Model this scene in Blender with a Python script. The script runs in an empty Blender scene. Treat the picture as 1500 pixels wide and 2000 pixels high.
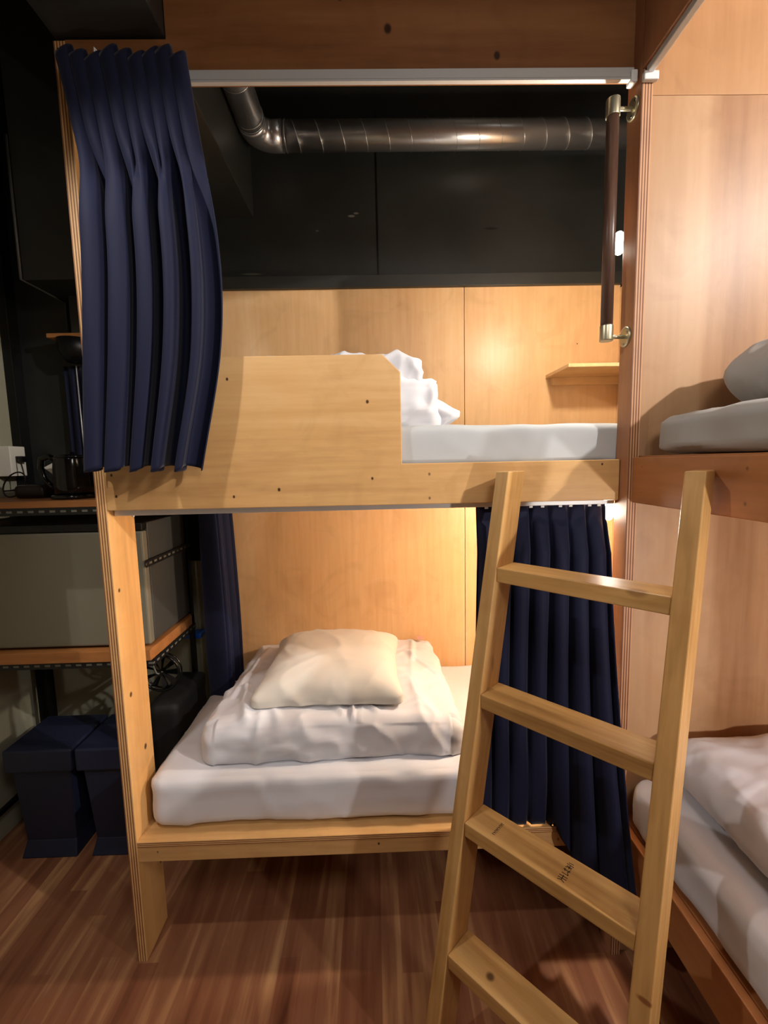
import bpy, math, random
from mathutils import Vector, noise, Matrix
random.seed(7)
PI = math.pi
C = bpy.context.scene.collection
scn = bpy.context.scene

# ---------------------------------------------------------------- camera
cam_d = bpy.data.cameras.new('camera'); cam = bpy.data.objects.new('camera', cam_d); C.objects.link(cam)
cam_d.sensor_fit = 'HORIZONTAL'; cam_d.sensor_width = 36.0; cam_d.lens = 36.0*879.75/1500.0; cam_d.clip_start = 0.02
pitch, yaw, roll = 0.1092, 0.0187, -0.0226
fw = Vector((math.sin(yaw)*math.cos(pitch), math.cos(yaw)*math.cos(pitch), -math.sin(pitch)))
rt = Vector((math.cos(yaw), -math.sin(yaw), 0)); up = rt.cross(fw)
r2 = rt*math.cos(roll) + up*math.sin(roll); u2 = up*math.cos(roll) - rt*math.sin(roll)
M = Matrix(((r2.x, u2.x, -fw.x), (r2.y, u2.y, -fw.y), (r2.z, u2.z, -fw.z)))
cam.matrix_world = Matrix.Translation((0.0182, -1.5, 1.8214)) @ M.to_4x4()
scn.camera = cam

# ---------------------------------------------------------------- world, exposure, room lights
w = bpy.data.worlds.new('world'); scn.world = w; w.use_nodes = True
w.node_tree.nodes['Background'].inputs[0].default_value = (1, .93, .84, 1)
w.node_tree.nodes['Background'].inputs[1].default_value = 0.0
scn.view_settings.view_transform = 'Standard'; scn.view_settings.look = 'None'
scn.view_settings.gamma = 1.0; scn.view_settings.use_curve_mapping = False
scn.view_settings.exposure = 0.5

def light(name, typ, loc, energy, color, size=.1, target=None, spot=None, blend=.3, sy=None):
    d = bpy.data.lights.new(name, typ); d.energy = energy; d.color = color
    if typ == 'AREA':
        d.size = size
        if sy: d.shape = 'RECTANGLE'; d.size_y = sy
    else: d.shadow_soft_size = size
    if typ == 'SPOT': d.spot_size = spot; d.spot_blend = blend
    o = bpy.data.objects.new(name, d); C.objects.link(o); o.location = loc
    if target is not None:
        o.rotation_euler = (Vector(target)-Vector(loc)).to_track_quat('-Z', 'Y').to_euler()
    return o
WARM = (1.0, .89, .73); NEUT = (1.0, .955, .92)
# ceiling spotlight up and left of the viewer, added soft front fill behind the viewer, lamp over the right bunk and its reading lamp
light('ceiling_spot', 'SPOT', (-1.05, -.85, 3.05), 33, NEUT, .035, (.2, .3, .95), math.radians(90), .55)
light('front_fill', 'AREA', (.55, -1.9, 3.0), 10, NEUT, .5, (.6, -.75, .8))
light('right_ceiling_lamp', 'POINT', (2.45, -1.75, 3.22), 170, NEUT, .03)
light('right_bunk_lower_lamp', 'POINT', (1.22, -1.15, 1.32), 20, NEUT, .025)

# ---------------------------------------------------------------- helpers
def link(o): C.objects.link(o); return o
def mesh_obj(name, verts, faces, mat=None, parent=None, smooth=False, bevel=0, mats=None, fmat=None, mods=None, segs=2):
    me = bpy.data.meshes.new(name); me.from_pydata([tuple(v) for v in verts], [], faces)
    o = bpy.data.objects.new(name, me); link(o)
    for m in (mats or [mat]): me.materials.append(m)
    if fmat:
        for p, k in zip(me.polygons, fmat): p.material_index = k
    if smooth:
        for p in me.polygons: p.use_smooth = True
    if parent is not None: attach(o, parent)
    if bevel:
        b = o.modifiers.new('bevel', 'BEVEL'); b.width = bevel; b.segments = segs; b.limit_method = 'ANGLE'; b.angle_limit = math.radians(40)
    return o
def wl(o):
    v = Vector(o.location)
    return v + wl(o.parent) if o.parent else v
def attach(o, parent):
    o.parent = parent; o.location = Vector(o.location) - wl(parent)
def tag(o, label, cat, group=None):
    o['label'] = label; o['category'] = cat
    if group: o['group'] = group
    return o
def thing(name, label, cat, loc=(0, 0, 0), group=None):
    o = bpy.data.objects.new(name, None); link(o); o.location = loc; o.empty_display_size = .05
    return tag(o, label, cat, group)
def struct(o): o['kind'] = 'structure'; return o
BF = [(0,3,2,1),(4,5,6,7),(0,1,5,4),(1,2,6,5),(2,3,7,6),(3,0,4,7)]   # bottom top front(-y) right back left
def bxv(a, b):
    x0,y0,z0 = a; x1,y1,z1 = b
    return [(x0,y0,z0),(x1,y0,z0),(x1,y1,z0),(x0,y1,z0),(x0,y0,z1),(x1,y0,z1),(x1,y1,z1),(x0,y1,z1)]
def box(name, a, b, mat, parent=None, bevel=.0015, **k):
    return mesh_obj(name, bxv(a, b), BF, mat, parent, bevel=bevel, **k)
def boxes(name, lst, mat, parent=None, bevel=.0, **k):
    V, F = [], []
    for a, b in lst:
        n = len(V); V += bxv(a, b); F += [tuple(i+n for i in f) for f in BF]
    return mesh_obj(name, V, F, mat, parent, bevel=bevel, **k)
def prism_y(name, pts, y0, y1, mat, parent=None, bevel=.0015, **k):
    """polygon in XZ (counter-clockwise seen from -Y) extruded along Y"""
    n = len(pts)
    V = [(x, y0, z) for x, z in pts] + [(x, y1, z) for x, z in pts]
    F = [tuple(range(n)), tuple(range(2*n-1, n-1, -1))] + [(i, i+n, (i+1) % n + n, (i+1) % n) for i in range(n)]
    return mesh_obj(name, V, F, mat, parent, bevel=bevel, **k)
def frame_of(t):
    t = t.normalized(); a = Vector((0, 0, 1)) if abs(t.z) < .9 else Vector((1, 0, 0))
    x = t.cross(a).normalized(); return x, t.cross(x).normalized()
def tube_geo(pts, r, n=16, caps=True):
    pts = [Vector(p) for p in pts]; V, F = [], []
    rs = r if isinstance(r, (list, tuple)) else [r]*len(pts)
    px = None
    for i, p in enumerate(pts):
        t = (pts[min(i+1, len(pts)-1)] - pts[max(i-1, 0)]).normalized()
        if px is None: x, y = frame_of(t)
        else:
            x = (px - t*px.dot(t)).normalized(); y = t.cross(x)
        px = x
        for k in range(n):
            a = 2*PI*k/n; V.append(p + x*math.cos(a)*rs[i] + y*math.sin(a)*rs[i])
    for i in range(len(pts)-1):
        for k in range(n):
            a = i*n+k; b = i*n+(k+1) % n; F.append((a, b, b+n, a+n))
    if caps: F.append(tuple(range(n-1, -1, -1))); F.append(tuple(range((len(pts)-1)*n, len(pts)*n)))
    return V, F
def tube(name, pts, r, mat, parent=None, n=16, caps=True, smooth=True, bevel=0):
    V, F = tube_geo(pts, r, n, caps)
    o = mesh_obj(name, V, F, mat, parent, smooth=False, bevel=bevel)
    for p in o.data.polygons:
        if len(p.vertices) == 4 and smooth: p.use_smooth = True
    return o
def lathe(name, prof, c, mat, parent=None, n=40):
    V, F = [], []
    for r, z in prof:
        for k in range(n):
            a = 2*PI*k/n; V.append((c[0]+r*math.cos(a), c[1]+r*math.sin(a), c[2]+z))
    m = len(prof)
    for i in range(m-1):
        for k in range(n):
            a = i*n+k; b = i*n+(k+1) % n; F.append((a, b, b+n, a+n))
    F.append(tuple(range(n-1, -1, -1))); F.append(tuple(range((m-1)*n, m*n)))
    return mesh_obj(name, V, F, mat, parent, smooth=True, bevel=0)

# ---------------------------------------------------------------- materials
def new_mat(name):
    m = bpy.data.materials.new(name); m.use_nodes = True
    nt = m.node_tree; return m, nt, nt.nodes['Principled BSDF'], nt.nodes, nt.links
def srgb(r, g, b):
    f = lambda c: ((c/255+.055)/1.055)**2.4 if c > 10 else c/255/12.92
    return (f(r), f(g), f(b), 1)
def flat(name, col, rough=.5, metal=0, bump=0, bscale=60, spec=.5, emit=None, es=0, var=.0):
    m, nt, b, N, L = new_mat(name)
    b.inputs['Base Color'].default_value = col; b.inputs['Roughness'].default_value = rough
    b.inputs['Metallic'].default_value = metal; b.inputs['Specular IOR Level'].default_value = spec
    if emit: b.inputs['Emission Color'].default_value = emit; b.inputs['Emission Strength'].default_value = es
    g = N.new('ShaderNodeNewGeometry')
    if bump or var:
        n = N.new('ShaderNodeTexNoise'); n.inputs['Scale'].default_value = bscale; n.inputs['Detail'].default_value = 5
        L.new(g.outputs['Position'], n.inputs['Vector'])
    if bump:
        bp = N.new('ShaderNodeBump'); bp.inputs['Strength'].default_value = bump; bp.inputs['Distance'].default_value = .004
        L.new(n.outputs['Fac'], bp.inputs['Height']); L.new(bp.outputs['Normal'], b.inputs['Normal'])
    if var:
        mx = N.new('ShaderNodeMix'); mx.data_type = 'RGBA'
        mx.inputs['A'].default_value = tuple(c*(1-var) for c in col[:3])+(1,); mx.inputs['B'].default_value = tuple(min(1, c*(1+var)) for c in col[:3])+(1,)
        n2 = N.new('ShaderNodeTexNoise'); n2.inputs['Scale'].default_value = 3; n2.inputs['Detail'].default_value = 4
        L.new(g.outputs['Position'], n2.inputs['Vector'])
        L.new(n2.outputs['Fac'], mx.inputs['Factor']); L.new(mx.outputs['Result'], b.inputs['Base Color'])
    return m
def ramp(N, stops):
    r = N.new('ShaderNodeValToRGB'); e = r.color_ramp.elements
    while len(e) > 1: e.remove(e[-1])
    e[0].position, e[0].color = stops[0]
    for p, c in stops[1:]:
        k = e.new(p); k.color = c
    return r
def add_marks(N, L, g, color_out, marks):
    """spots that belong to the board: (centre xyz, (rx,ry,rz), colour, strength)"""
    out = color_out
    for c, r, col, st in marks:
        s = N.new('ShaderNodeVectorMath'); s.operation = 'SUBTRACT'; L.new(g.outputs['Position'], s.inputs[0]); s.inputs[1].default_value = c
        d = N.new('ShaderNodeVectorMath'); d.operation = 'DIVIDE'; L.new(s.outputs[0], d.inputs[0]); d.inputs[1].default_value = r
        ln = N.new('ShaderNodeVectorMath'); ln.operation = 'LENGTH'; L.new(d.outputs[0], ln.inputs[0])
        mr = N.new('ShaderNodeMapRange'); mr.inputs['From Min'].default_value = 1.0; mr.inputs['From Max'].default_value = .55
        mr.inputs['To Min'].default_value = 0; mr.inputs['To Max'].default_value = st; L.new(ln.outputs['Value'], mr.inputs['Value'])
        mx = N.new('ShaderNodeMix'); mx.data_type = 'RGBA'; L.new(mr.outputs[0], mx.inputs['Factor'])
        L.new(out, mx.inputs['A']); mx.inputs['B'].default_value = col; out = mx.outputs['Result']
    return out
def wood(name, dark, mid, lightc, axis='Z', s=1.0, rough=.42, marks=(), seed=0, rings=.35, bump=.05, dirv=None):
    m, nt, b, N, L = new_mat(name)
    g = N.new('ShaderNodeNewGeometry'); mp = N.new('ShaderNodeMapping')
    lo, hi = .7*s, 9*s
    sc = {'X': (lo, hi, hi), 'Y': (hi, lo, hi), 'Z': (hi, hi, lo)}[axis]
    mp.inputs['Scale'].default_value = sc; mp.inputs['Location'].default_value = (seed*3.7, seed*1.3, seed*5.1)
    if dirv is not None:    # rotate grain direction onto Z before scaling
        rot = Vector(dirv).to_track_quat('Z', 'Y').inverted().to_euler()
        m0 = N.new('ShaderNodeMapping'); m0.inputs['Rotation'].default_value = rot
        L.new(g.outputs['Position'], m0.inputs['Vector']); L.new(m0.outputs[0], mp.inputs['Vector'])
    else: L.new(g.outputs['Position'], mp.inputs['Vector'])
    n1 = N.new('ShaderNodeTexNoise'); n1.inputs['Scale'].default_value = .55; n1.inputs['Detail'].default_value = 3; n1.inputs['Distortion'].default_value = .4
    L.new(mp.outputs[0], n1.inputs['Vector'])
    # growth rings from the contour lines of a stretched noise field
    mu = N.new('ShaderNodeMath'); mu.operation = 'MULTIPLY'; mu.inputs[1].default_value = 22; L.new(n1.outputs['Fac'], mu.inputs[0])
    sn = N.new('ShaderNodeMath'); sn.operation = 'SINE'; L.new(mu.outputs[0], sn.inputs[0])
    n2 = N.new('ShaderNodeTexNoise'); n2.inputs['Scale'].default_value = 9; n2.inputs['Detail'].default_value = 4
    L.new(mp.outputs[0], n2.inputs['Vector'])
    a = N.new('ShaderNodeMath'); a.operation = 'MULTIPLY_ADD'; a.inputs[1].default_value = rings*.22; L.new(sn.outputs[0], a.inputs[0])
    L.new(n1.outputs['Fac'], a.inputs[2])
    a2 = N.new('ShaderNodeMath'); a2.operation = 'MULTIPLY_ADD'; a2.inputs[1].default_value = .32; L.new(n2.outputs['Fac'], a2.inputs[0]); L.new(a.outputs[0], a2.inputs[2])
    rp = ramp(N, [(.36, dark), (.62, mid), (.92, lightc)]); L.new(a2.outputs[0], rp.inputs[0])
    nb = N.new('ShaderNodeTexNoise'); nb.inputs['Scale'].default_value = 5.5; nb.inputs['Detail'].default_value = 6; nb.inputs['Distortion'].default_value = 1.2
    L.new(g.outputs['Position'], nb.inputs['Vector'])
    rb = ramp(N, [(.3, (.86, .82, .78, 1)), (.5, (1, 1, 1, 1)), (.72, (1.0, .95, .9, 1))]); L.new(nb.outputs['Fac'], rb.inputs[0])
    mb = N.new('ShaderNodeMix'); mb.data_type = 'RGBA'; mb.blend_type = 'MULTIPLY'; mb.inputs['Factor'].default_value = .75
    L.new(rp.outputs[0], mb.inputs['A']); L.new(rb.outputs[0], mb.inputs['B'])
    out = add_marks(N, L, g, mb.outputs['Result'], marks)
    L.new(out, b.inputs['Base Color']); b.inputs['Roughness'].default_value = rough; b.inputs['Specular IOR Level'].default_value = .35
    if bump:
        bp = N.new('ShaderNodeBump'); bp.inputs['Strength'].default_value = bump; bp.inputs['Distance'].default_value = .003
        L.new(n2.outputs['Fac'], bp.inputs['Height']); L.new(bp.outputs['Normal'], b.inputs['Normal'])
    return m
def plyedge(name, axis=0, x0=0.0, t=.034, n=7, c1=srgb(222, 178, 120), c2=srgb(140, 92, 56)):
    m, nt, b, N, L = new_mat(name)
    g = N.new('ShaderNodeNewGeometry'); sp = N.new('ShaderNodeSeparateXYZ'); L.new(g.outputs['Position'], sp.inputs[0])
    s = N.new('ShaderNodeMath'); s.operation = 'SUBTRACT'; L.new(sp.outputs[axis], s.inputs[0]); s.inputs[1].default_value = x0
    q = N.new('ShaderNodeMath'); q.operation = 'MULTIPLY'; L.new(s.outputs[0], q.inputs[0]); q.inputs[1].default_value = n/t/2*2*PI
    sn = N.new('ShaderNodeMath'); sn.operation = 'SINE'; L.new(q.outputs[0], sn.inputs[0])
    ns = N.new('ShaderNodeTexNoise'); ns.inputs['Scale'].default_value = 14; L.new(g.outputs['Position'], ns.inputs['Vector'])
    ad = N.new('ShaderNodeMath'); ad.operation = 'MULTIPLY_ADD'; ad.inputs[1].default_value = 1.2; L.new(ns.outputs['Fac'], ad.inputs[0]); L.new(sn.outputs[0], ad.inputs[2])
    rp = ramp(N, [(.15, c1), (.95, c2)]); L.new(ad.outputs[0], rp.inputs[0]); L.new(rp.outputs[0], b.inputs['Base Color'])
    b.inputs['Roughness'].default_value = .6
    return m
def cloth(name, col, rough=.85, bscale=900, bump=.12, wr=0, sheen=.2):
    m, nt, b, N, L = new_mat(name)
    b.inputs['Base Color'].default_value = col; b.inputs['Roughness'].default_value = rough; b.inputs['Specular IOR Level'].default_value = .2
    b.inputs['Sheen Weight'].default_value = sheen; b.inputs['Sheen Roughness'].default_value = .4
    g = N.new('ShaderNodeNewGeometry')
    n = N.new('ShaderNodeTexNoise'); n.inputs['Scale'].default_value = bscale; L.new(g.outputs['Position'], n.inputs['Vector'])
    bp = N.new('ShaderNodeBump'); bp.inputs['Strength'].default_value = bump; bp.inputs['Distance'].default_value = .0006
    L.new(n.outputs['Fac'], bp.inputs['Height'])
    nrm = bp.outputs['Normal']
    if wr:
        mp = N.new('ShaderNodeMapping'); mp.inputs['Scale'].default_value = (1, 1.8, 1.2); mp.inputs['Rotation'].default_value = (0, 0, .5)
        L.new(g.outputs['Position'], mp.inputs['Vector'])
        w1 = N.new('ShaderNodeTexNoise'); w1.noise_type = 'RIDGED_MULTIFRACTAL'; w1.inputs['Scale'].default_value = 5; w1.inputs['Detail'].default_value = 3; w1.inputs['Distortion'].default_value = .8
        L.new(mp.outputs[0], w1.inputs['Vector'])
        b2 = N.new('ShaderNodeBump'); b2.inputs['Strength'].default_value = wr; b2.inputs['Distance'].default_value = .006
        L.new(w1.outputs['Fac'], b2.inputs['Height']); L.new(nrm, b2.inputs['Normal']); nrm = b2.outputs['Normal']
    L.new(nrm, b.inputs['Normal'])
    return m
KN = srgb(52, 28, 16); HOLE = srgb(70, 45, 28)
PD, PM, PL = srgb(180, 136, 86), srgb(206, 162, 106), srgb(222, 182, 128)      # yellow pine boards
def knot(x, y, z, r, st=.95, col=KN, el=1.3): return ((x, y, z), (r, .02, r*el), col, st)
m_board = wood('pine_board', PD, PM, PL, 'X', .8, .38, marks=[knot(-.45, 0, 2.1, .005), knot(.0, 0, 2.02, .006), knot(.01, 0, 1.77, .005), knot(-.45, 0, 1.72, .005), knot(.2, 0, 1.78, .005, .7), knot(.2, 0, 1.70, .005, .7),
      knot(-.845, 0, 1.80, .005), knot(-.835, 0, 1.73, .005), knot(-.3, 0, 1.74, .006), knot(.78, 0, 1.80, .004)], seed=2, rings=.3)
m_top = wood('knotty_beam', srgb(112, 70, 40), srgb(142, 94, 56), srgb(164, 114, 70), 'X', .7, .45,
      marks=[knot(.09, 0, 3.115, .014), knot(.42, 0, 3.04, .012), knot(-.59, 0, 3.055, .016), knot(.19, 0, 2.995, .012, .7), knot(-.05, 0, 3.2, .01)], seed=5, rings=.5)  # wood tone darkened to hold the shade on the beam face
m_back = wood('lauan_panel', srgb(200, 154, 106), srgb(220, 180, 130), srgb(234, 202, 156), 'Z', .55, .36, seed=1, rings=.18, marks=[knot(1.1, .93, 2.42, .004, el=1)])
m_right = wood('reddish_panel', srgb(140, 98, 64), srgb(172, 130, 92), srgb(192, 154, 116), 'Z', .45, .42, seed=9, rings=.6)
m_rboard = wood('red_brown_board', srgb(146, 90, 52), srgb(172, 112, 66), srgb(190, 132, 82), 'Y', .7, .42, seed=4, rings=.3,
      marks=[((.842, -.50, 1.79), (.02, .008, .009), KN, .8), ((.842, -.50, 1.71), (.02, .008, .009), KN, .8), ((.842, -.1, 1.79), (.02, .004, .005), KN, .8), ((.842, -.1, 1.71), (.02, .004, .005), KN, .8)])
m_post = wood('pine_post', PD, srgb(218, 168, 104), srgb(232, 188, 126), 'Z', .8, .42, seed=3, rings=.25,
      marks=[((-.87, .03, 1.405), (.02, .008, .009), KN, .9), ((-.87, .045, 1.02), (.02, .01, .012), KN, .9), ((-.87, .11, .78), (.02, .011, .014), KN, .9), ((-.87, .15, .27), (.02, .01, .013), KN, .9)])
m_edge_l = plyedge('ply_edge_left', 0, -.904, .034, 8)
m_edge_r = plyedge('ply_edge_right', 0, .842, .034, 8, srgb(206, 156, 112), srgb(120, 76, 52))
m_edge_h = plyedge('ply_edge_slab', 2, .462, .02, 6)
m_slab = wood('slab_ply', PD, PM, PL, 'X', .8, .4, seed=11, rings=.3, marks=[knot(.0, 0, .44, .005), knot(-.8, 0, .44, .004, .7), knot(.66, 0, .43, .006, .6)])
m_postr = wood('post_red', srgb(150, 98, 66), srgb(172, 120, 84), srgb(184, 134, 96), 'Z', .8, .45, seed=13)
m_black = flat('black_paint', srgb(44, 45, 42), .42, 0, .12, 18, .4, var=.25)
m_wallb, nt_, b_, N_, L_ = new_mat('black_wall_paint')
g_ = N_.new('ShaderNodeNewGeometry'); n_ = N_.new('ShaderNodeTexNoise'); n_.inputs['Scale'].default_value = 3; n_.inputs['Detail'].default_value = 6
L_.new(g_.outputs['Position'], n_.inputs['Vector'])
r_ = ramp(N_, [(.3, srgb(34, 36, 34)), (.7, srgb(44, 46, 44))]); L_.new(n_.outputs['Fac'], r_.inputs[0])
GR = srgb(120, 120, 112)
o_ = add_marks(N_, L_, g_, r_.outputs[0], [((-.07, 1, 3.10), (.022, .1, .007), GR, .8), ((-.045, 1, 3.113), (.016, .1, .006), GR, .7), ((.66, 1, 3.03), (.045, .1, .008), srgb(12, 12, 12), .8),
      ((-.25, 1, 3.03), (.01, .1, .006), GR, .5), ((.95, 1, 2.78), (.05, .1, .008), GR, .35), ((-.6, 1, 2.82), (.06, .1, .006), GR, .3), ((-.66, 1, 3.2), (.006, .1, .012), GR, .5)])
L_.new(o_, b_.inputs['Base Color']); b_.inputs['Roughness'].default_value = .38; b_.inputs['Specular IOR Level'].default_value = .45
bp_ = N_.new('ShaderNodeBump'); bp_.inputs['Strength'].default_value = .15; bp_.inputs['Distance'].default_value = .006
n3_ = N_.new('ShaderNodeTexNoise'); n3_.inputs['Scale'].default_value = 14; n3_.inputs['Detail'].default_value = 6; L_.new(g_.outputs['Position'], n3_.inputs['Vector'])
L_.new(n3_.outputs['Fac'], bp_.inputs['Height']); L_.new(bp_.outputs['Normal'], b_.inputs['Normal'])
m_plaster = flat('grey_plaster', srgb(150, 148, 128), .8, 0, .1, 30, .3, var=.08)
m_room = flat('room_plaster', srgb(120, 104, 88), .8, var=.06)
m_white = cloth('white_sheet', srgb(212, 212, 217), wr=.45)
m_cream = cloth('ivory_pillowcase', srgb(212, 207, 197), wr=.3)
m_grey = cloth('upper_sheet', srgb(186, 189, 190), wr=.7)
m_grey_shaded = cloth('right_bunk_sheet_shaded', srgb(166, 163, 158), wr=.7)  # darker copy of the upper sheet, the weaker light here put into its colour
m_navy = cloth('navy_curtain', srgb(21, 25, 50), .7, 700, .1, sheen=.12)
m_alu = flat('aluminium', srgb(214, 214, 212), .4, .35)
m_duct = flat('galvanised_duct', srgb(208, 209, 210), .28, .9, .05, 30)
m_brass = flat('antique_brass', srgb(178, 170, 144), .36, .85)
m_walnut = wood('walnut_grip', srgb(58, 40, 32), srgb(86, 62, 50), srgb(102, 76, 62), 'Z', 3, .35, seed=21)
m_blackmetal = flat('black_metal', srgb(14, 14, 15), .45, .3)
def slotmat(name, axis, zs):
    m, nt, b, N, L = new_mat(name)
    g = N.new('ShaderNodeNewGeometry'); sp = N.new('ShaderNodeSeparateXYZ'); L.new(g.outputs['Position'], sp.inputs[0])
    def q(op, a, c=None):
        n = N.new('ShaderNodeMath'); n.operation = op
        for i, v in enumerate((a, c)):
            if v is None: continue
            if isinstance(v, (int, float)): n.inputs[i].default_value = v
            else: L.new(v, n.inputs[i])
        return n.outputs[0]
    a = q('LESS_THAN', q('FRACT', q('DIVIDE', q('ADD', sp.outputs[axis], 5.0), .045)), .52)
    zz = None
    for z in zs:
        k = q('LESS_THAN', q('ABSOLUTE', q('SUBTRACT', sp.outputs[2], z)), .0045)
        zz = k if zz is None else q('MAXIMUM', zz, k)
    mx = N.new('ShaderNodeMix'); mx.data_type = 'RGBA'; L.new(q('MULTIPLY', a, zz), mx.inputs['Factor'])
    mx.inputs['A'].default_value = srgb(14, 14, 15); mx.inputs['B'].default_value = srgb(110, 108, 98)
    L.new(mx.outputs['Result'], b.inputs['Base Color']); b.inputs['Roughness'].default_value = .5
    return m
m_slotx = slotmat('slotted_angle_x', 0, (1.648, .970, .175)); m_sloty = slotmat('slotted_angle_y', 1, (1.648, .970, 1.41))
m_slot = flat('slot_light', srgb(95, 95, 88), .6)
m_gloss = flat('gloss_black', srgb(8, 8, 9), .12)
m_chrome = flat('chrome', srgb(150, 150, 150), .15, 1)
m_fridge = flat('fridge_grey', srgb(116, 112, 96), .5, 0, .03, 200, .4, var=.05)
m_fridge_side = flat('fridge_side', srgb(62, 62, 59), .6)
m_stool = flat('navy_vinyl', srgb(20, 28, 52), .6, 0, .2, 120)
m_cord = flat('brown_black_cord', srgb(30, 16, 14), .4)
m_whitepl = flat('white_plastic', srgb(226, 222, 208), .4)
m_shelfw = wood('rack_shelf_wood', srgb(132, 84, 46), srgb(170, 112, 62), srgb(190, 132, 78), 'X', .9, .5, seed=17)
m_bulb = flat('bulb_glow', (1, 1, 1, 1), .3, emit=(1, .93, .84, 1), es=45)
m_hooks = flat('hook_white', srgb(235, 235, 232), .4)
m_blue = flat('blue_plastic', srgb(30, 90, 190), .4)
m_ink = flat('dark_ink', srgb(38, 30, 26), .6)
m_label = flat('care_label', srgb(214, 160, 150), .7)

# floor of long printed planks running towards the bunk
m_floor, nt, b, N, L = new_mat('plank_floor')
g = N.new('ShaderNodeNewGeometry'); sp = N.new('ShaderNodeSeparateXYZ'); L.new(g.outputs['Position'], sp.inputs[0])
def M2(op, a, bb):
    q = N.new('ShaderNodeMath'); q.operation = op
    for i, v in enumerate((a, bb)):
        if v is None: continue
        if isinstance(v, (int, float)): q.inputs[i].default_value = v
        else: L.new(v, q.inputs[i])
    return q.outputs[0]
col = M2('FLOOR', M2('DIVIDE', sp.outputs[0], .075), 0)
wn = N.new('ShaderNodeTexWhiteNoise'); wn.noise_dimensions = '1D'; L.new(col, wn.inputs['W'])
row = M2('FLOOR', M2('ADD', M2('DIVIDE', sp.outputs[1], .9), M2('MULTIPLY', wn.outputs['Value'], 7.3)), 0)
wn2 = N.new('ShaderNodeTexWhiteNoise'); wn2.noise_dimensions = '2D'; cb = N.new('ShaderNodeCombineXYZ'); L.new(col, cb.inputs[0]); L.new(row, cb.inputs[1]); L.new(cb.outputs[0], wn2.inputs['Vector'])
mp = N.new('ShaderNodeMapping'); mp.inputs['Scale'].default_value = (15, 1.1, 1); L.new(g.outputs['Position'], mp.inputs['Vector'])
n1 = N.new('ShaderNodeTexNoise'); n1.inputs['Scale'].default_value = 1.6; n1.inputs['Detail'].default_value = 5; n1.inputs['Distortion'].default_value = .3; L.new(mp.outputs[0], n1.inputs['Vector'])
fac = M2('ADD', M2('MULTIPLY', wn2.outputs['Value'], .30), M2('MULTIPLY', n1.outputs['Fac'], .95))
rp = ramp(N, [(.30, srgb(96, 54, 36)), (.50, srgb(128, 80, 56)), (.70, srgb(144, 96, 68)), (.92, srgb(184, 138, 96))]); L.new(fac, rp.inputs[0])
L.new(rp.outputs[0], b.inputs['Base Color']); b.inputs['Roughness'].default_value = .42; b.inputs['Specular IOR Level'].default_value = .35

# ---------------------------------------------------------------- the room
X0, X1, Y0, Y1, ZC = -1.88, 2.6, -2.7, 1.0, 3.95
struct(box('floor', (X0-.1, Y0-.1, -.06), (X1+.1, Y1+.1, 0), m_floor, bevel=0))
struct(box('ceiling', (X0-.1, Y0-.1, ZC), (X1+.1, Y1+.1, ZC+.06), m_black, bevel=0))
struct(box('wall_back', (X0-.1, Y1, 0), (X1+.1, Y1+.08, ZC), m_wallb, bevel=0))
struct(box('wall_left', (X0-.08, Y0-.1, 0), (X0, Y1, ZC), m_plaster, bevel=0))
struct(box('wall_right', (X1, Y0-.1, 0), (X1+.08, Y1, ZC), m_room, bevel=0))
struct(box('wall_front', (X0, Y0-.08, 0), (X1, Y0, ZC), m_room, bevel=0))
struct(box('trim_1', (-.90, -.9, 3.095), (-.575, 1.0, ZC), m_black, bevel=.003))          # black concrete beam over the bunk
struct(box('trim_2', (-1.57, .70, 2.69), (-.93, 1.0, ZC), m_black, bevel=.003))            # black boxed bulkhead
struct(box('trim_3', (-1.50, .9, 2.50), (-.93, 1.0, 2.69), m_black, bevel=.002))
struct(box('trim_4', (X0, .93, 0), (X0+.045, 1.0, ZC), m_blackmetal, bevel=.002))          # black corner strip
struct(box('trim_5', (-.9, .905, 2.712), (1.32, 1.0, 2.772), m_black, bevel=.002))         # black sill over the back panel
struct(box('trim_8', (X0+.045, .985, 0), (-.91, 1.0, 1.3), m_plaster, bevel=0))             # pale lower part of the back wall
struct(box('trim_6', (.062, .994, 2.772), (.068, 1.0, 3.6), m_blackmetal, bevel=0))         # joint of the wall boards

# ---------------------------------------------------------------- main bunk
XL, XR = -.904, .842
bunk = thing('bunk_bed', 'pine plywood double bunk built against the black wall behind the ladder', 'bunk bed', (0, 0, 0))
def post(x0, x1, y0, y1, z1, mf, me, par, z0=0):
    return mesh_obj('post', bxv((x0, y0, z0), (x1, y1, z1)), BF, parent=par, mats=[mf, me], fmat=[0, 0, 1, 0, 0, 0], bevel=.001)
post(XL, XL+.034, 0, .165, 3.087, m_post, m_edge_l, bunk)
post(XR, XR+.034, -.046, .03, 3.6, m_postr, m_edge_r, bunk)
box('post', (XL, .88, 0), (XL+.034, .93, 3.06), m_post, bunk)
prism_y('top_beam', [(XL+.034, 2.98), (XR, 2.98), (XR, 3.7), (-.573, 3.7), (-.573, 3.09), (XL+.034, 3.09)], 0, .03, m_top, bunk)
prism_y('guard_board', [(XL+.034, 1.683), (XR-.002, 1.678), (XR-.002, 1.815), (.11, 1.817), (.11, 2.112), (.052, 2.170), (XL+.034, 2.172)], 0, .024, m_board, bunk, bevel=.003)
box('upper_platform', (XL+.034, .026, 1.70), (1.32, .93, 1.80), m_slab, bunk)
mesh_obj('lower_platform', bxv((XL+.034, .0, .462), (1.32, .93, .482)), BF, parent=bunk, mats=[m_slab, m_edge_h], fmat=[0, 0, 1, 0, 0, 0], bevel=.001)
box('front_fascia', (XL+.034, .003, .402), (XR+.03, .03, .4615), m_slab, bunk, bevel=.002)
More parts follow.
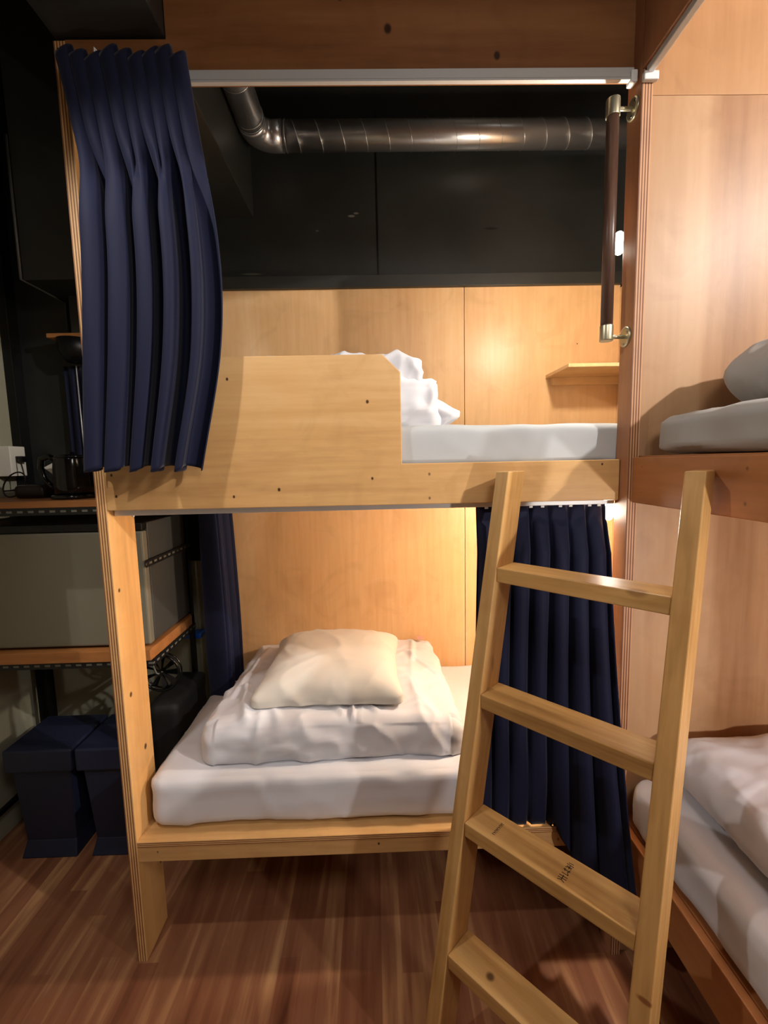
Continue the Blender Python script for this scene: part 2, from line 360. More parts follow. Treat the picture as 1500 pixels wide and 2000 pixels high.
box('platform_bearer', (XL+.034, .5, .38), (1.32, .53, .4615), m_slab, bunk)
box('back_panel', (-.87, .93, .48), (.503, .95, 1.70), m_back, bunk, bevel=.0008); box('back_panel', (.506, .93, .48), (1.32, .95, 1.70), m_back, bunk, bevel=.0008)
box('back_panel', (-.87, .93, 1.70), (.503, .95, 2.712), m_back, bunk, bevel=.0008); box('back_panel', (.506, .93, 1.70), (1.32, .95, 2.712), m_back, bunk, bevel=.0008)
box('end_panel', (1.32, 0, .0), (1.345, .98, 2.70), m_back, bunk)
box('lamp_cleat', (.878, .0, 2.40), (.96, .03, 2.66), m_postr, bunk)
box('lamp_cleat', (.878, .0, 1.52), (.96, .03, 1.69), m_postr, bunk)

def rail_front(name, x0, x1, y, z, par):
    P = [(y-.002, z+.036), (y-.022, z+.036), (y-.022, z+.010), (y-.017, z+.009), (y-.017, z+.006), (y-.026, z+.006), (y-.026, z), (y-.012, z), (y-.012, z+.010), (y-.002, z+.010)]
    n = len(P); V = [(x0, a, c) for a, c in P] + [(x1, a, c) for a, c in P]
    F = [tuple(range(n-1, -1, -1)), tuple(range(n, 2*n))] + [(i, (i+1) % n, (i+1) % n+n, i+n) for i in range(n)]
    return mesh_obj(name, V, F, m_alu, par)
r1 = rail_front('curtain_rail', XL+.03, XR-.012, 0, 2.952, bunk)
box('rail_end_cap', (XR-.024, -.030, 2.944), (XR-.004, .0, 2.978), m_hooks, r1, bevel=.003)
boxes('curtain_rail', [((XL+.04, .030, 1.662), (XR, .050, 1.70))], m_alu, bunk, bevel=.002)
boxes('curtain_rail', [((XL+.05, .06, 1.668), (XL+.07, .92, 1.70))], m_alu, bunk, bevel=.002)

# ---------------------------------------------------------------- right bunk
bunk2 = thing('bunk_bed', 'reddish plywood bunk running towards the viewer along the right side', 'bunk bed', (1.3, -1, 0))
V = [(XR+.034, -.03, 0), (1.9, -.03, 0), (1.9, -.004, 0), (XR+.034, -.004, 0), (XR+.034, -.03, 2.904), (1.9, -.03, 2.904), (1.9, -.004, 2.904), (XR+.034, -.004, 2.904)]
mesh_obj('end_wall', V, BF, m_right, bunk2, bevel=.001)
box('end_wall', (XR+.034, -.0285, 2.906), (1.9, -.004, 3.9), wood('pale_top_panel', srgb(168, 122, 80), srgb(186, 142, 98), srgb(198, 158, 114), 'Z', .5, .42, seed=8, rings=.15), bunk2, bevel=.001)
box('side_board', (XR+.014, -2.3, 1.674), (XR+.040, -.047, 1.821), m_rboard, bunk2, bevel=.003)
box('side_board', (XR+.006, -2.3, .405), (XR+.032, -.047, .550), m_rboard, bunk2, bevel=.003)
box('upper_platform', (XR+.041, -2.3, 1.72), (1.88, -.031, 1.825), m_rboard, bunk2)
box('lower_platform', (XR+.033, -2.3, .44), (1.88, -.031, .552), m_rboard, bunk2)
box('top_beam', (XR, -2.3, 2.965), (XR+.034, -.047, 3.7), m_postr, bunk2)
r2_ = box('curtain_rail', (XR+.006, -2.3, 2.944), (XR+.026, -.055, 2.9645), m_alu, bunk2, bevel=.004)
box('rail_end_cap', (XR-.002, -.062, 2.926), (XR+.042, -.046, 2.95), m_hooks, r2_, bevel=.003)
box('post', (XR, -2.38, 0), (XR+.034, -2.3, 3.7), m_postr, bunk2)

# ---------------------------------------------------------------- soft things
def softbox(name, lo, hi, r, mat, parent=None, n=(60, 40, 8), disp=None, warp=None, crown=0, sub=0):
    """rounded box grown as a grid, then puffed, wrinkled and warped"""
    lo, hi = Vector(lo), Vector(hi); c = (lo+hi)/2; h = (hi-lo)/2
    idx, V, F = {}, [], []
    def vid(p):
        k = (round(p[0], 5), round(p[1], 5), round(p[2], 5))
        if k not in idx: idx[k] = len(V); V.append(Vector(p))
        return idx[k]
    def spread(i, m): return -math.cos(PI*i/m)*.35 + (2*i/m-1)*.65
    for ax in range(3):
        a, b2 = [(1, 2), (0, 2), (0, 1)][ax]
        for s in (-1, 1):
            for i in range(n[a]):
                for j in range(n[b2]):
                    q = []
                    for di, dj in ((0, 0), (1, 0), (1, 1), (0, 1)):
                        p = [0, 0, 0]; p[ax] = s; p[a] = spread(i+di, n[a]); p[b2] = spread(j+dj, n[b2]); q.append(vid(p))
                    flip = (s == 1) ^ (ax == 1)
                    F.append(tuple(q) if flip else tuple(q[::-1]))
    rr = Vector((min(r[0], h.x), min(r[1], h.y), min(r[2], h.z))) if not isinstance(r, (int, float)) else Vector((min(r, h.x), min(r, h.y), min(r, h.z)))
    out = []
    for v in V:
        p = Vector((v.x*h.x, v.y*h.y, v.z*h.z))
        inner = Vector([max(-(h[k]-rr[k]), min(h[k]-rr[k], p[k])) for k in range(3)])
        d = Vector([(p[k]-inner[k])/rr[k] for k in range(3)])
        if d.length > 1e-6:
            nrm = Vector([d[k] for k in range(3)]).normalized()
            q = inner + Vector([nrm[k]*rr[k] for k in range(3)])
            nn = Vector([nrm[k]/rr[k] for k in range(3)]).normalized()
        else: q = p; nn = Vector((0, 0, 1 if v.z > 0 else -1))
        s, t = q.x/h.x, q.y/h.y
        if crown:
            pf = (max(0, 1-abs(s)**3.4)*max(0, 1-abs(t)**3.0))**.5
            q.z = -h.z + (q.z+h.z)*((1-crown)+crown*pf)
        wv = q + c
        if disp: wv = wv + nn*disp(wv, s, t, nn)
        if warp: wv = warp(wv, s, t)
        out.append(wv)
    return mesh_obj(name, out, F, mat, parent, smooth=True)
def fbm(p, s): return noise.noise(Vector((p.x*s, p.y*s, p.z*s)))
def ridge(p, s, ax=1.0, ay=1.0):
    v = noise.noise(Vector((p.x*s*ax, p.y*s*ay, p.z*s)) + Vector((fbm(p, 3)*.7, 0, 0))); return (1-min(1, abs(v)*3.2))**2
def mattress(name, lo, hi, mat, label, seed=0, amp=1.0, vert=False, par=None, r=(.05, .045, .045)):
    def disp(p, s, t, nn):
        q = p + Vector((seed, seed*2, 0))
        d = .007*fbm(q, 3.5)*amp + .003*fbm(q, 10)*amp
        if abs(nn.z) < .6:        # sides: sheet pulled tight, slanting creases
            k = q.x*.6 + q.z*4.0 if not vert else q.y*5 + q.z*.8
            d += .005*amp*noise.noise(Vector((q.x*2.0, q.y*(2 if not vert else 12), q.z*16 if not vert else 2+k*.3))) + .006*ridge(q, 4, 1, 1)*amp + .003*ridge(q, 9, 1, 1)*amp
        elif nn.z > .6: d += .005*ridge(q, 3, 1, .6)*amp
        return d
    def warp(p, s, t):
        z0 = lo[2]; fz = (p.z-z0)/(hi[2]-z0)
        if fz < .3: p.z = max(p.z, z0+.002) ; p.z = z0 + (p.z-z0)*.9+ .0015
        return p
    o = softbox(name, lo, hi, r, mat, par, (110, 50, 12), disp, warp)
    return o
mt = mattress('mattress', (-.845, .055, .482), (1.28, .925, .686), m_white, '', 1)
tag(mt, 'white sheeted mattress on the lower platform of the main bunk', 'mattress')
mt2 = mattress('mattress', (-.855, .03, 1.80), (1.30, .925, 1.940), m_grey, '', 5, 1.0, r=(.04, .03, .022))
tag(mt2, 'pale grey sheeted mattress on the upper platform behind the guard board', 'mattress')
mt3 = mattress('mattress', (.886, -2.2, 1.825), (1.82, -.088, 1.946), m_grey_shaded, '', 9, 1.3, True, r=(.05, .07, .028))
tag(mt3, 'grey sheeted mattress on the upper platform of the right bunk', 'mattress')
mt4 = mattress('mattress', (.872, -2.2, .552), (1.82, -.075, .735), m_white, '', 14, 1.0, True)
tag(mt4, 'white sheeted mattress on the lower platform of the right bunk', 'mattress')

def duvet_disp(seed, a=1.0):
    def f(p, s, t, nn):
        q = p + Vector((seed, -seed, 0))
        d = .012*fbm(q, 3)*a + .006*fbm(q, 7.5)*a + .0035*fbm(q, 16)*a
        d += .011*ridge(q, 3.0, 1.2, .7)*a + .007*ridge(q + Vector((3, 1, 0)), 6, 1, .5)*a + .004*ridge(q + Vector((5, 2, 1)), 11, .6, 1.2)*a
        if abs(nn.z) < .5: d += .005*a*noise.noise(Vector((q.x*9, q.y*9, q.z*14)))
        return d
    return f
def ridge_line(p, a, b2, w, hgt):
    ax, ay = a; bx_, by_ = b2; dx, dy = bx_-ax, by_-ay; L2 = dx*dx+dy*dy
    t = max(0, min(1, ((p.x-ax)*dx+(p.y-ay)*dy)/L2)); d = math.hypot(p.x-ax-t*dx, p.y-ay-t*dy)
    return hgt*math.exp(-(d/w)**2)
def dv_warp(p, s, t):
    # folded duvet: wider in front, seams pinched at the corners
    p.x += .012*s*(1-t)
    if abs(s) > .9 and abs(t) > .9: p.z -= .01
    p.z = max(p.z, .690)
    if p.z > .76:
        p.z += ridge_line(p, (-.09, .14), (-.09, .33), .007, .018) + ridge_line(p, (-.085, .27), (.0, .17), .010, .012) + ridge_line(p, (-.13, .16), (-.2, .28), .012, .009)
        p.z += ridge_line(p, (-.50, .14), (-.56, .36), .018, .017) + ridge_line(p, (-.38, .14), (-.44, .27), .016, .010) + ridge_line(p, (.05, .22), (.3, .24), .009, .009)
        p.z += ridge_line(p, (.15, .7), (.28, .45), .012, .012) + ridge_line(p, (.2, .85), (.18, .6), .012, .011) + ridge_line(p, (-.60, .3), (-.56, .8), .014, .012)
    return p
dd = duvet_disp(3, 1.0)
dv = softbox('folded_duvet', (-.645, .120, .684), (.318, .92, .880), (.05, .035, .06), m_white, None, (130, 110, 14), dd, dv_warp, crown=.28)
tag(dv, 'white folded duvet on the lower main bunk, carrying the ivory pillow', 'duvet')
box('care_label', (.225, .84, .868), (.262, .875, .872), m_label, dv, bevel=0)['label'] = 'small pinkish printed care label'
def pil_warp(p, s, t):
    k = abs(s*t)**3
    p.z -= .0*k
    p.x += .028*k*(1 if s > 0 else -1); p.y += .02*k*(1 if t > 0 else -1)
    p.x += -.035*t*0
    return p
pd = duvet_disp(8, .5)
pw = softbox('pillow', (-.468, .185, .872), (.092, .745, 1.022), (.035, .035, .03), m_cream, None, (80, 70, 10), pd, pil_warp, crown=.74)
tag(pw, 'ivory pillow lying on the folded duvet of the lower bunk', 'pillow')
# upper bunk pile
dv2 = softbox('folded_duvet', (-.66, .25, 1.938), (.265, .90, 2.135), (.03, .04, .045), m_white, None, (110, 70, 20), duvet_disp(12, 2.0), None)
tag(dv2, 'white folded duvet on the upper main bunk, partly hidden by the guard board', 'duvet')
fl = softbox('loose_corner', (.17, .30, 1.942), (.340, .60, 2.085), (.02, .05, .02), m_white, dv2, (34, 34, 16), duvet_disp(15, 2.0), lambda p, s, t: p - Vector((.10*max(0, (p.z-2.02)/.065)*max(0, s) + .05*max(0, (1.99-p.z)/.05)*max(0, s), 0, 0)), crown=.3)
pw2 = softbox('pillow', (-.47, .28, 2.12), (.185, .80, 2.255), (.02, .03, .02), m_white, None, (70, 60, 14), duvet_disp(18, 1.5), pil_warp, crown=.4)
tag(pw2, 'white pillow peeking over the guard board at its sloping corner', 'pillow')
# right bunk
def rw(p, s, t): p.z = max(p.z, 1.9505); return p
pw3 = softbox('folded_duvet', (1.045, -.46, 1.948), (1.75, -.10, 2.150), (.20, .09, .11), m_grey_shaded, None, (60, 60, 14), duvet_disp(22, .7), rw)
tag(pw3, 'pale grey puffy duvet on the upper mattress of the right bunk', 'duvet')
def rw2(p, s, t): p.z = max(p.z, .737); p.z += .02*max(0, s); return p
dv4 = softbox('folded_duvet', (.955, -.95, .733), (1.80, -.085, .915), (.10, .10, .09), m_white, None, (80, 90, 14), duvet_disp(27, .9), rw2)
tag(dv4, 'white folded duvet on the lower mattress of the right bunk', 'duvet')

# ---------------------------------------------------------------- curtains
def lerp_tab(tab, v):
    n = len(tab)
    for k in range(n-1):
        if v <= tab[k+1][0] or k == n-2:
            p0, p1, p2, p3 = tab[max(k-1, 0)], tab[k], tab[k+1], tab[min(k+2, n-1)]
            h = p2[0]-p1[0]; t = max(0, min(1, (v-p1[0])/h))
            m1 = (p2[1]-p0[1])/(p2[0]-p0[0]) if k > 0 else (p2[1]-p1[1])/h
            m2 = (p3[1]-p1[1])/(p3[0]-p1[0]) if k < n-2 else (p2[1]-p1[1])/h
            return (2*t**3-3*t*t+1)*p1[1] + (t**3-2*t*t+t)*h*m1 + (-2*t**3+3*t*t)*p2[1] + (t**3-t*t)*h*m2
def curtain(name, fn, nu, nv, mat, label, parent=None, th=.0025, loc=(0, 0, 0)):
    V = [fn(i/nu, j/nv) for j in range(nv+1) for i in range(nu+1)]
    F = [(j*(nu+1)+i, j*(nu+1)+i+1, (j+1)*(nu+1)+i+1, (j+1)*(nu+1)+i) for j in range(nv) for i in range(nu)]
    root = thing(name, label, 'curtain', loc)
    o = mesh_obj('fabric', V, F, mat, root, smooth=True)
    s = o.modifiers.new('thick', 'SOLIDIFY'); s.thickness = th; s.offset = 0
    return root
def fold(x, sharp=.35):
    s = math.sin(x); return math.copysign(abs(s)**(1-sharp), s)
# upper front curtain : v=0 bottom, v=1 top
ZB, ZT = 1.822, 2.995
Ltab = [(0, -.870), (.35, -.838), (.7, -.814), (.86, -.836), (1, -.862)]
Rtab = [(0, -.540), (.3, -.462), (.55, -.448), (1, -.502)]
NP = 9
def c1(u, v):
    x0, x1 = lerp_tab(Ltab, v), lerp_tab(Rtab, v)
    lean = .035*max(0, (v-.72)/.28)**1.0            # pleat heads lean to the left at the top
    k = 5.5 + 3.5*max(0, min(1, (v-.55)/.25))**2*0
    ph_b = u*2*PI*5.6 + .9*math.sin(u*5+.6) + .35*math.sin(v*1.6+u*4)
    ph_t = u*2*PI*NP + .5*math.sin(u*9)
    w_ = max(0, min(1, (v-.60)/.25)); w_ = w_*w_*(3-2*w_)
    amp_b = .042 + .013*math.sin(u*11+v*1.2) ; amp_t = .020
    y = (1-w_)*amp_b*fold(ph_b, .35) + w_*amp_t*fold(ph_t, .1)
    y += .008*noise.noise(Vector((u*7, v*3, 1)))
    x = x0+(x1-x0)*u + (1-w_)*(.009*math.cos(ph_b)*math.sin(u*4+1)-.010*math.sin(2*ph_b)) + w_*.012*math.cos(ph_t)
    z = ZB + (ZT-ZB)*v
    if v > .9:
        z += (v-.9)/.1*(.016*math.sin(ph_t+.8)+.010*math.sin(u*17))
    z += (1-v)*(.010*math.sin(ph_b+1)-.006*u)
    return (x, -.074+y*(1-.25*max(0, min(1, (v-.8)/.1))), z)
cu = curtain('curtain', c1, 300, 110, m_navy, 'navy blue pleated curtain gathered at the left of the upper opening', loc=(-.7, -.07, 2.98))
tube('hook', [(-.755, -.030, 2.985), (-.758, -.052, 2.998), (-.752, -.060, 3.018), (-.744, -.05, 3.008)], .003, m_hooks, cu, 8)
# lower front curtain on the right
def c2(u, v):
    x0 = lerp_tab([(0, .345), (.5, .352), (1, .362)], v); x1 = .829
    if u < .52: zb = .492
    elif u < .70: zb = .492 - .02*(u-.52)/.18
    else: zb = .40 - .01*(u-.70)/.30
    if .62 < u <= .70: zb = .492 - .092*(u-.62)/.08
    zt = 1.672 + .008*math.sin(u*2*PI*9)
    z = zb + (zt-zb)*v
    ph = u*2*PI*7.5 + .8*math.sin(u*6) + .5*math.sin(v*2)
    amp = (.014+.012*(1-v)) * (1 if v > .3 else 1)
    y = .018
    # hem falls outside the platform on the right, rests on the ledge on the left
    out = max(0, min(1, (u-.58)/.14)); out = out*out*(3-2*out)
    y += -out*(1-v)**1.6*(.055+.20*max(0, (u-.6)/.4)**1.5) - (1-out)*.004
    # v close to the top sits behind the upper board
    top = max(0, min(1, (v-.86)/.14)); y = y*(1-top) + .058*top
    swag = math.exp(-((u-.38)/.3)**2)*math.exp(-((v-.12)/.16)**2)
    flatten = 1-.75*swag
    y += amp*fold(ph, .3)*flatten*(1-.45*top) - .012*swag
    if z < .56 and out < .4: y = max(y, .006) if v < .02 else y
    return (x0+(x1-x0)*u + .008*math.cos(ph), min(y, .058) if v < .95 else max(y, .046), z)
cu2 = curtain('curtain', c2, 240, 100, m_navy, 'dark navy curtain hanging over the lower bunk behind the ladder', loc=(.6, .05, 1.67))
# lower side curtain, bunched at the back left
def c3(u, v):
    zb, zt = .50, 1.665
    z = zb+(zt-zb)*v + .006*math.sin(u*30)
    ph = u*2*PI*7
    s = u
    hw = lerp_tab([(0, .055), (.4, .062), (.8, .055), (1, .048)], v)
    x = -.800 + .01*(1-v) + hw*math.sin(ph)*(.8+.2*math.sin(u*9)) + .014*(v < 2)
    y = .64 + .24*s + .012*math.cos(ph*1.3) - .01*(1-v)
    return (x, y, z)
cu3 = curtain('curtain', c3, 220, 60, m_navy, 'navy curtain bunched at the back left corner of the lower bunk', loc=(-.8, .75, 1.66))
for k in range(9):
    x = .40+.05*k+.01*math.sin(k*3)
    box('hook', (x-.006, .034, 1.655), (x+.006, .038, 1.678), m_hooks, cu2, bevel=.001)
box('hook', (-.846, .10, 1.650), (-.838, .108, 1.667), m_hooks, bunk, bevel=.001)

# ---------------------------------------------------------------- ladder
th, ph_ = .806, .230
lu = Vector((math.cos(th), -math.sin(th), 0)); lm = Vector((math.sin(th), math.cos(th), 0)); lz = Vector((0, 0, 1))
ll = lz*math.cos(ph_) + lm*math.sin(ph_); lN = lm*math.cos(ph_) - lz*math.sin(ph_)
LO = Vector((.1385, -.3887, .0364)); W_, w_, t_, h_, dr_ = .4635, .0441, .101, .0451, .1035
m_lad = wood('ladder_pine', srgb(140, 98, 50), srgb(190, 146, 88), srgb(216, 176, 118), 'Z', .9, .4, seed=6, rings=.35, dirv=ll,
             marks=[(tuple(LO+lu*(W_+.03)+ll*.615), (.016, .03, .008), srgb(130, 78, 40), .9), (tuple(LO+ll*1.2+lN*.05), (.01, .01, .03), KN, .3)])
m_rung = wood('rung_pine', srgb(142, 100, 54), srgb(194, 150, 90), srgb(218, 178, 120), 'Z', .9, .4, seed=16, rings=.35, dirv=lu,
              marks=[(tuple(LO+ll*1.495+lu*.39), (.03, .03, .018), srgb(104, 62, 28), .5), (tuple(LO+ll*.345+lu*.12+lm*.04), (.016, .016, .03), KN, .8)])
lad = thing('ladder', 'wooden ladder standing diagonally in the corner between the two bunks', 'ladder', tuple(LO+Vector((0.2, 0.2, -.0364))))
def lrail(off):
    a = LO + lu*off
    zb, zt = 0.001, 1.785
    V = []
    for z in (zb, zt):
        for c in (a, a+lu*w_, a+lu*w_+lN*t_, a+lN*t_):
            V.append(c + ll*((z-c.z)/ll.z))
    return mesh_obj('side_rail', V, BF, m_lad, lad, bevel=.003)
lrail(-w_); lrail(W_)
for k, zk in enumerate((1.496, 1.112, .734, .356)):
    a = LO + ll*zk
    q = [a, a+lu*W_, a+lu*W_+lm*dr_, a+lm*dr_]
    V = [p-lz*h_ for p in q] + q
    rg = mesh_obj('rung', V, BF, m_rung, lad, bevel=.003)
    if k == 2:   # stamp and hand-inked strokes on the third tread
        def ink(name, strokes, base, w=.0022):
            Vv, Ff = [], []
            for (s0, t0), (s1, t1) in strokes:
                p0 = base + lu*s0 + lm*t0; p1 = base + lu*s1 + lm*t1; d = (p1-p0).normalized(); nn = lz.cross(d)*w/2
                n = len(Vv)
                for zz in (0.0002, .0006):
                    Vv += [p0-nn+lz*zz, p1-nn+lz*zz, p1+nn+lz*zz, p0+nn+lz*zz]
                Ff += [tuple(i+n for i in f) for f in BF]
            mesh_obj(name, Vv, Ff, m_ink, rg, bevel=0)
        st = []
        for i in range(9):
            t0 = .022 + i*.0062
            st += [((-.004, t0), (.005, t0+.001)), ((-.004, t0), (-.003+.004*(i % 2), t0+.004))]
        ink('stamped_mark', st, a+lu*.085, .0013)
        st = [((.000, .018), (.000, .034)), ((-.010, .022), (.011, .024)), ((-.010, .030), (.011, .031)), ((.0, .018), (-.009, .014)), ((.0, .018), (.009, .014)),
              ((-.008, .040), (.009, .040)), ((.009, .040), (.004, .047)), ((-.009, .053), (.009, .052)), ((-.004, .049), (-.006, .057)), ((.004, .048), (.007, .058)),
              ((-.008, .062), (.008, .068)), ((-.006, .068), (.008, .062)), ((.001, .060), (.001, .074)), ((-.009, .074), (.01, .073)), ((-.006, .079), (.007, .080))]
        ink('inked_writing', st, a+lu*.285, .0018)

# ---------------------------------------------------------------- handrail on the right post
hr = thing('handrail', 'vertical brown grab rail with brass ends on the right post', 'handrail', (.78, -.005, 2.2))
hx, hy = .778, -.005
tube('grip', [(hx, hy, 2.226), (hx, hy, 2.878)], .0185, m_walnut, hr, 28)
for z0, z1, zb in ((2.196, 2.245, 2.208), (2.862, 2.912, 2.885)):
    tube('end_cap', [(hx, hy, z0), (hx, hy, z0+.003), (hx, hy, z1-.003), (hx, hy, z1)], [.0200, .0205, .0205, .0200], m_brass, hr, 28)
    tube('bracket_arm', [(hx, hy, zb), (XR-.004, hy, zb)], .0062, m_brass, hr, 16)
    fg = tube('flange', [(XR-.007, hy, zb), (XR-.005, hy, zb), (XR+.0, hy, zb)], [.026, .031, .032], m_brass, hr, 32)
    for a in (0, 2*PI/3, 4*PI/3):
        yy, zz = hy+.022*math.sin(a), zb-.022*math.cos(a)
        tube('screw', [(XR-.0085, yy, zz), (XR-.0055, yy, zz)], .0035, m_chrome, fg, 10)

# ---------------------------------------------------------------- lamps in the main bunk
def lamp(zc, label, power, col, x=.868, y=.105):
    t = thing('reading_lamp', label, 'lamp', (.9, .03, zc))
    tube('lamp_holder', [(.925, .03, zc-.02), (.925, .07, zc-.02), (.91, .09, zc-.015)], .009, m_blackmetal, t, 12)
    pts = []
    n = 20; V, F = [], []
    rx, rz = .021, .038
    for i in range(n+1):
        a = PI*i/n
        for k in range(24):
            b2 = 2*PI*k/24; V.append((x+rx*math.sin(a)*math.cos(b2), y+rx*math.sin(a)*math.sin(b2), zc+rz*math.cos(a)))
    for i in range(n):
        for k in range(24):
            F.append((i*24+k, (i+1)*24+k, (i+1)*24+(k+1) % 24, i*24+(k+1) % 24))
    bo = mesh_obj('bulb', V, F, m_bulb, t, smooth=True); bo.visible_shadow = True
    tube('lamp_neck', [(.91, .09, zc-.015), (x+.018, y, zc-.012)], .007, m_blackmetal, t, 12)
    light('bulb_light', 'POINT', (x-.005, y+.045, zc-.01), power, col, .03)
    return t
lamp(2.545, 'glowing bare lamp beside the grab rail in the upper bunk', 15, WARM)
lamp(1.634, 'small glowing lamp under the upper platform beside the right post', 30, WARM, x=.858, y=.098)

# small corner shelf
sh = thing('wall_shelf', 'small plywood shelf fixed at the right end of the upper back panel', 'shelf', (1.1, .93, 2.24))
mesh_obj('shelf_board', bxv((.935, .645, 2.246), (1.318, .93, 2.262)), BF, parent=sh, mats=[m_board, m_back], fmat=[0, 0, 1, 0, 0, 1], bevel=.001)
box('shelf_cleat', (.962, .905, 2.206), (1.318, .93, 2.246), m_board, sh)

# ---------------------------------------------------------------- duct
du = thing('ventilation_duct', 'galvanised spiral duct running across the black wall above the upper bunk', 'duct', (.4, .85, 3.35))
R_ = .063; dz = 3.392; dy = .86
tube('straight_pipe', [(-.385, dy, dz), (1.318, dy, dz)], R_, m_duct, du, 40, smooth=True)
el = []
cx, cy, er = -.425, dy-.085, .085
for i in range(17):
    a = PI/2 * i/16
    el.append((cx - er*math.sin(a), cy + er*math.cos(a), dz))
tube('elbow', [(-.385, dy, dz)] + el + [(cx-er, cy-.02, dz)], R_*1.03, m_duct, du, 40)
tube('straight_pipe', [(cx-er, cy-.02, dz), (cx-er, .04, dz)], R_, m_duct, du, 40)
x = -.34
while x < 1.28:
    tube('spiral_seam', [(x + .04*(.5-.5*math.cos(a_)), dy+R_*math.sin(a_), dz+R_*math.cos(a_)) for a_ in [2*PI*i/32 for i in range(33)]], .0017, m_duct, du, 6, caps=False)
    x += .108
for yy in (cy-.03, cy-.055, .52, .36, .2):
    tube('joint_ring', [(cx-er+R_*1.02*math.sin(a_), yy, dz+R_*1.02*math.cos(a_)) for a_ in [2*PI*i/32 for i in range(33)]], .0018, m_duct, du, 6, caps=False)
for xx in (-.385, -.368):
    tube('joint_ring', [(xx, dy+R_*1.03*math.sin(a_), dz+R_*1.03*math.cos(a_)) for a_ in [2*PI*i/32 for i in range(33)]], .002, m_duct, du, 6, caps=False)

# ---------------------------------------------------------------- metal rack at the left
RX0, RX1, RY0, RY1 = -1.83, -.975, .42, .88
rk = thing('storage_rack', 'black slotted metal rack with wooden shelves at the left of the bunk', 'rack', (-1.4, .65, 0))
def upright(x, y, z1, sx, sy):
    """L-shaped slotted angle; sx, sy give the direction of its legs"""
    w2, t2 = .032, .003
    P = [(0, 0), (w2, 0), (w2, t2), (t2, t2), (t2, w2), (0, w2)]
    P = [(x+sx*a, y+sy*c) for a, c in P]
    V = [(a, c, 0) for a, c in P] + [(a, c, z1) for a, c in P]
    F = [tuple(range(5, -1, -1)), tuple(range(6, 12))] + [(i, (i+1) % 6, (i+1) % 6+6, i+6) for i in range(6)]
    mesh_obj('upright', V, F, m_blackmetal, rk)
upright(RX0, RY0, 1.664, 1, 1); upright(RX1-.055, RY0, .955, -1, 1); upright(RX0, RY1, 1.664, 1, -1); upright(RX1, RY1, 1.664, -1, -1)
def slotted(x0, x1, y, z0, z1, axis='x'):
    if axis == 'x': box('shelf_rail', (x0, y, z0), (x1, y+.003, z1), m_slotx, rk, bevel=0)
    else: box('shelf_rail', (x0, x1, z0), (x0+.003, y, z1), m_sloty, rk, bevel=0)
slotted(RX0, RX1, RY0-.004, 1.632, 1.664); slotted(RX0, RX1, RY0-.004, .955, .985)
slotted(RX1+.001, RY0, RY1, .955, .985, 'y'); slotted(RX1+.001, RY0, RY1, 1.395, 1.425, 'y'); slotted(RX1+.001, RY0, RY1, 1.632, 1.664, 'y')
slotted(RX0, RX1, RY1, .16, .19)
boxes('foot_rail', [((RX0, RY0, .18), (RX0+.02, RY1, .20))], m_blackmetal, rk)
box('shelf_board', (RX0, RY0-.005, 1.664), (RX1, RY1, 1.692), m_shelfw, rk, bevel=.002)
box('shelf_board', (RX0, RY0-.02, .987), (RX1, RY1, 1.036), m_shelfw, rk, bevel=.002)

fr = thing('mini_fridge', 'greige mini fridge standing on the middle shelf of the rack', 'fridge', (-1.4, .65, 1.037))
box('cabinet', (-1.80, .475, 1.050), (-.985, .86, 1.585), m_fridge_side, fr, bevel=.006)
box('door', (-1.80, .430, 1.048), (-.985, .472, 1.553), m_fridge, fr, bevel=.008)
box('top_trim', (-1.80, .430, 1.557), (-.985, .476, 1.588), m_blackmetal, fr, bevel=.003)
for x in (-1.78, -1.05):
    for y in (.47, .82): box('foot', (x, y, 1.036), (x+.03, y+.03, 1.0505), m_blackmetal, fr, bevel=.002)

# kettle
kx, ky, kz = -1.335, .56, 1.693
ke = thing('kettle', 'glossy black electric kettle standing on the top shelf of the rack', 'kettle', (kx, ky, kz))
lathe('base', [(.088, 0), (.092, .006), (.090, .016), (.080, .020)], (kx, ky, kz), m_gloss, ke)
lathe('body', [(.072, .021), (.076, .026), (.078, .06), (.076, .13), (.071, .175), (.069, .182)], (kx, ky, kz), m_gloss, ke)
lathe('lid', [(.068, .182), (.066, .190), (.05, .195), (.012, .197), (.012, .206), (.004, .208)], (kx, ky, kz), m_gloss, ke)
tube('handle', [(kx-.068, ky, kz+.172), (kx-.10, ky, kz+.188), (kx-.135, ky, kz+.178), (kx-.142, ky, kz+.14), (kx-.128, ky, kz+.085), (kx-.100, ky, kz+.055), (kx-.074, ky, kz+.05)], [.012, .013, .014, .013, .012, .011, .010], m_gloss, ke, 14)
prism_y('spout', [(kx+.06, kz+.14), (kx+.098, kz+.182), (kx+.06, kz+.182)], ky-.016, ky+.016, m_gloss, ke, bevel=.004)
# folded card behind the kettle handle
cd = prism_y('paper_card', [(-1.565, 1.834), (-1.50, 1.865), (-1.49, 1.775)], .700, .703, m_whitepl, None, bevel=0)
cd2 = tag(cd, 'white triangular scrap of paper showing through behind the kettle handle', 'paper')
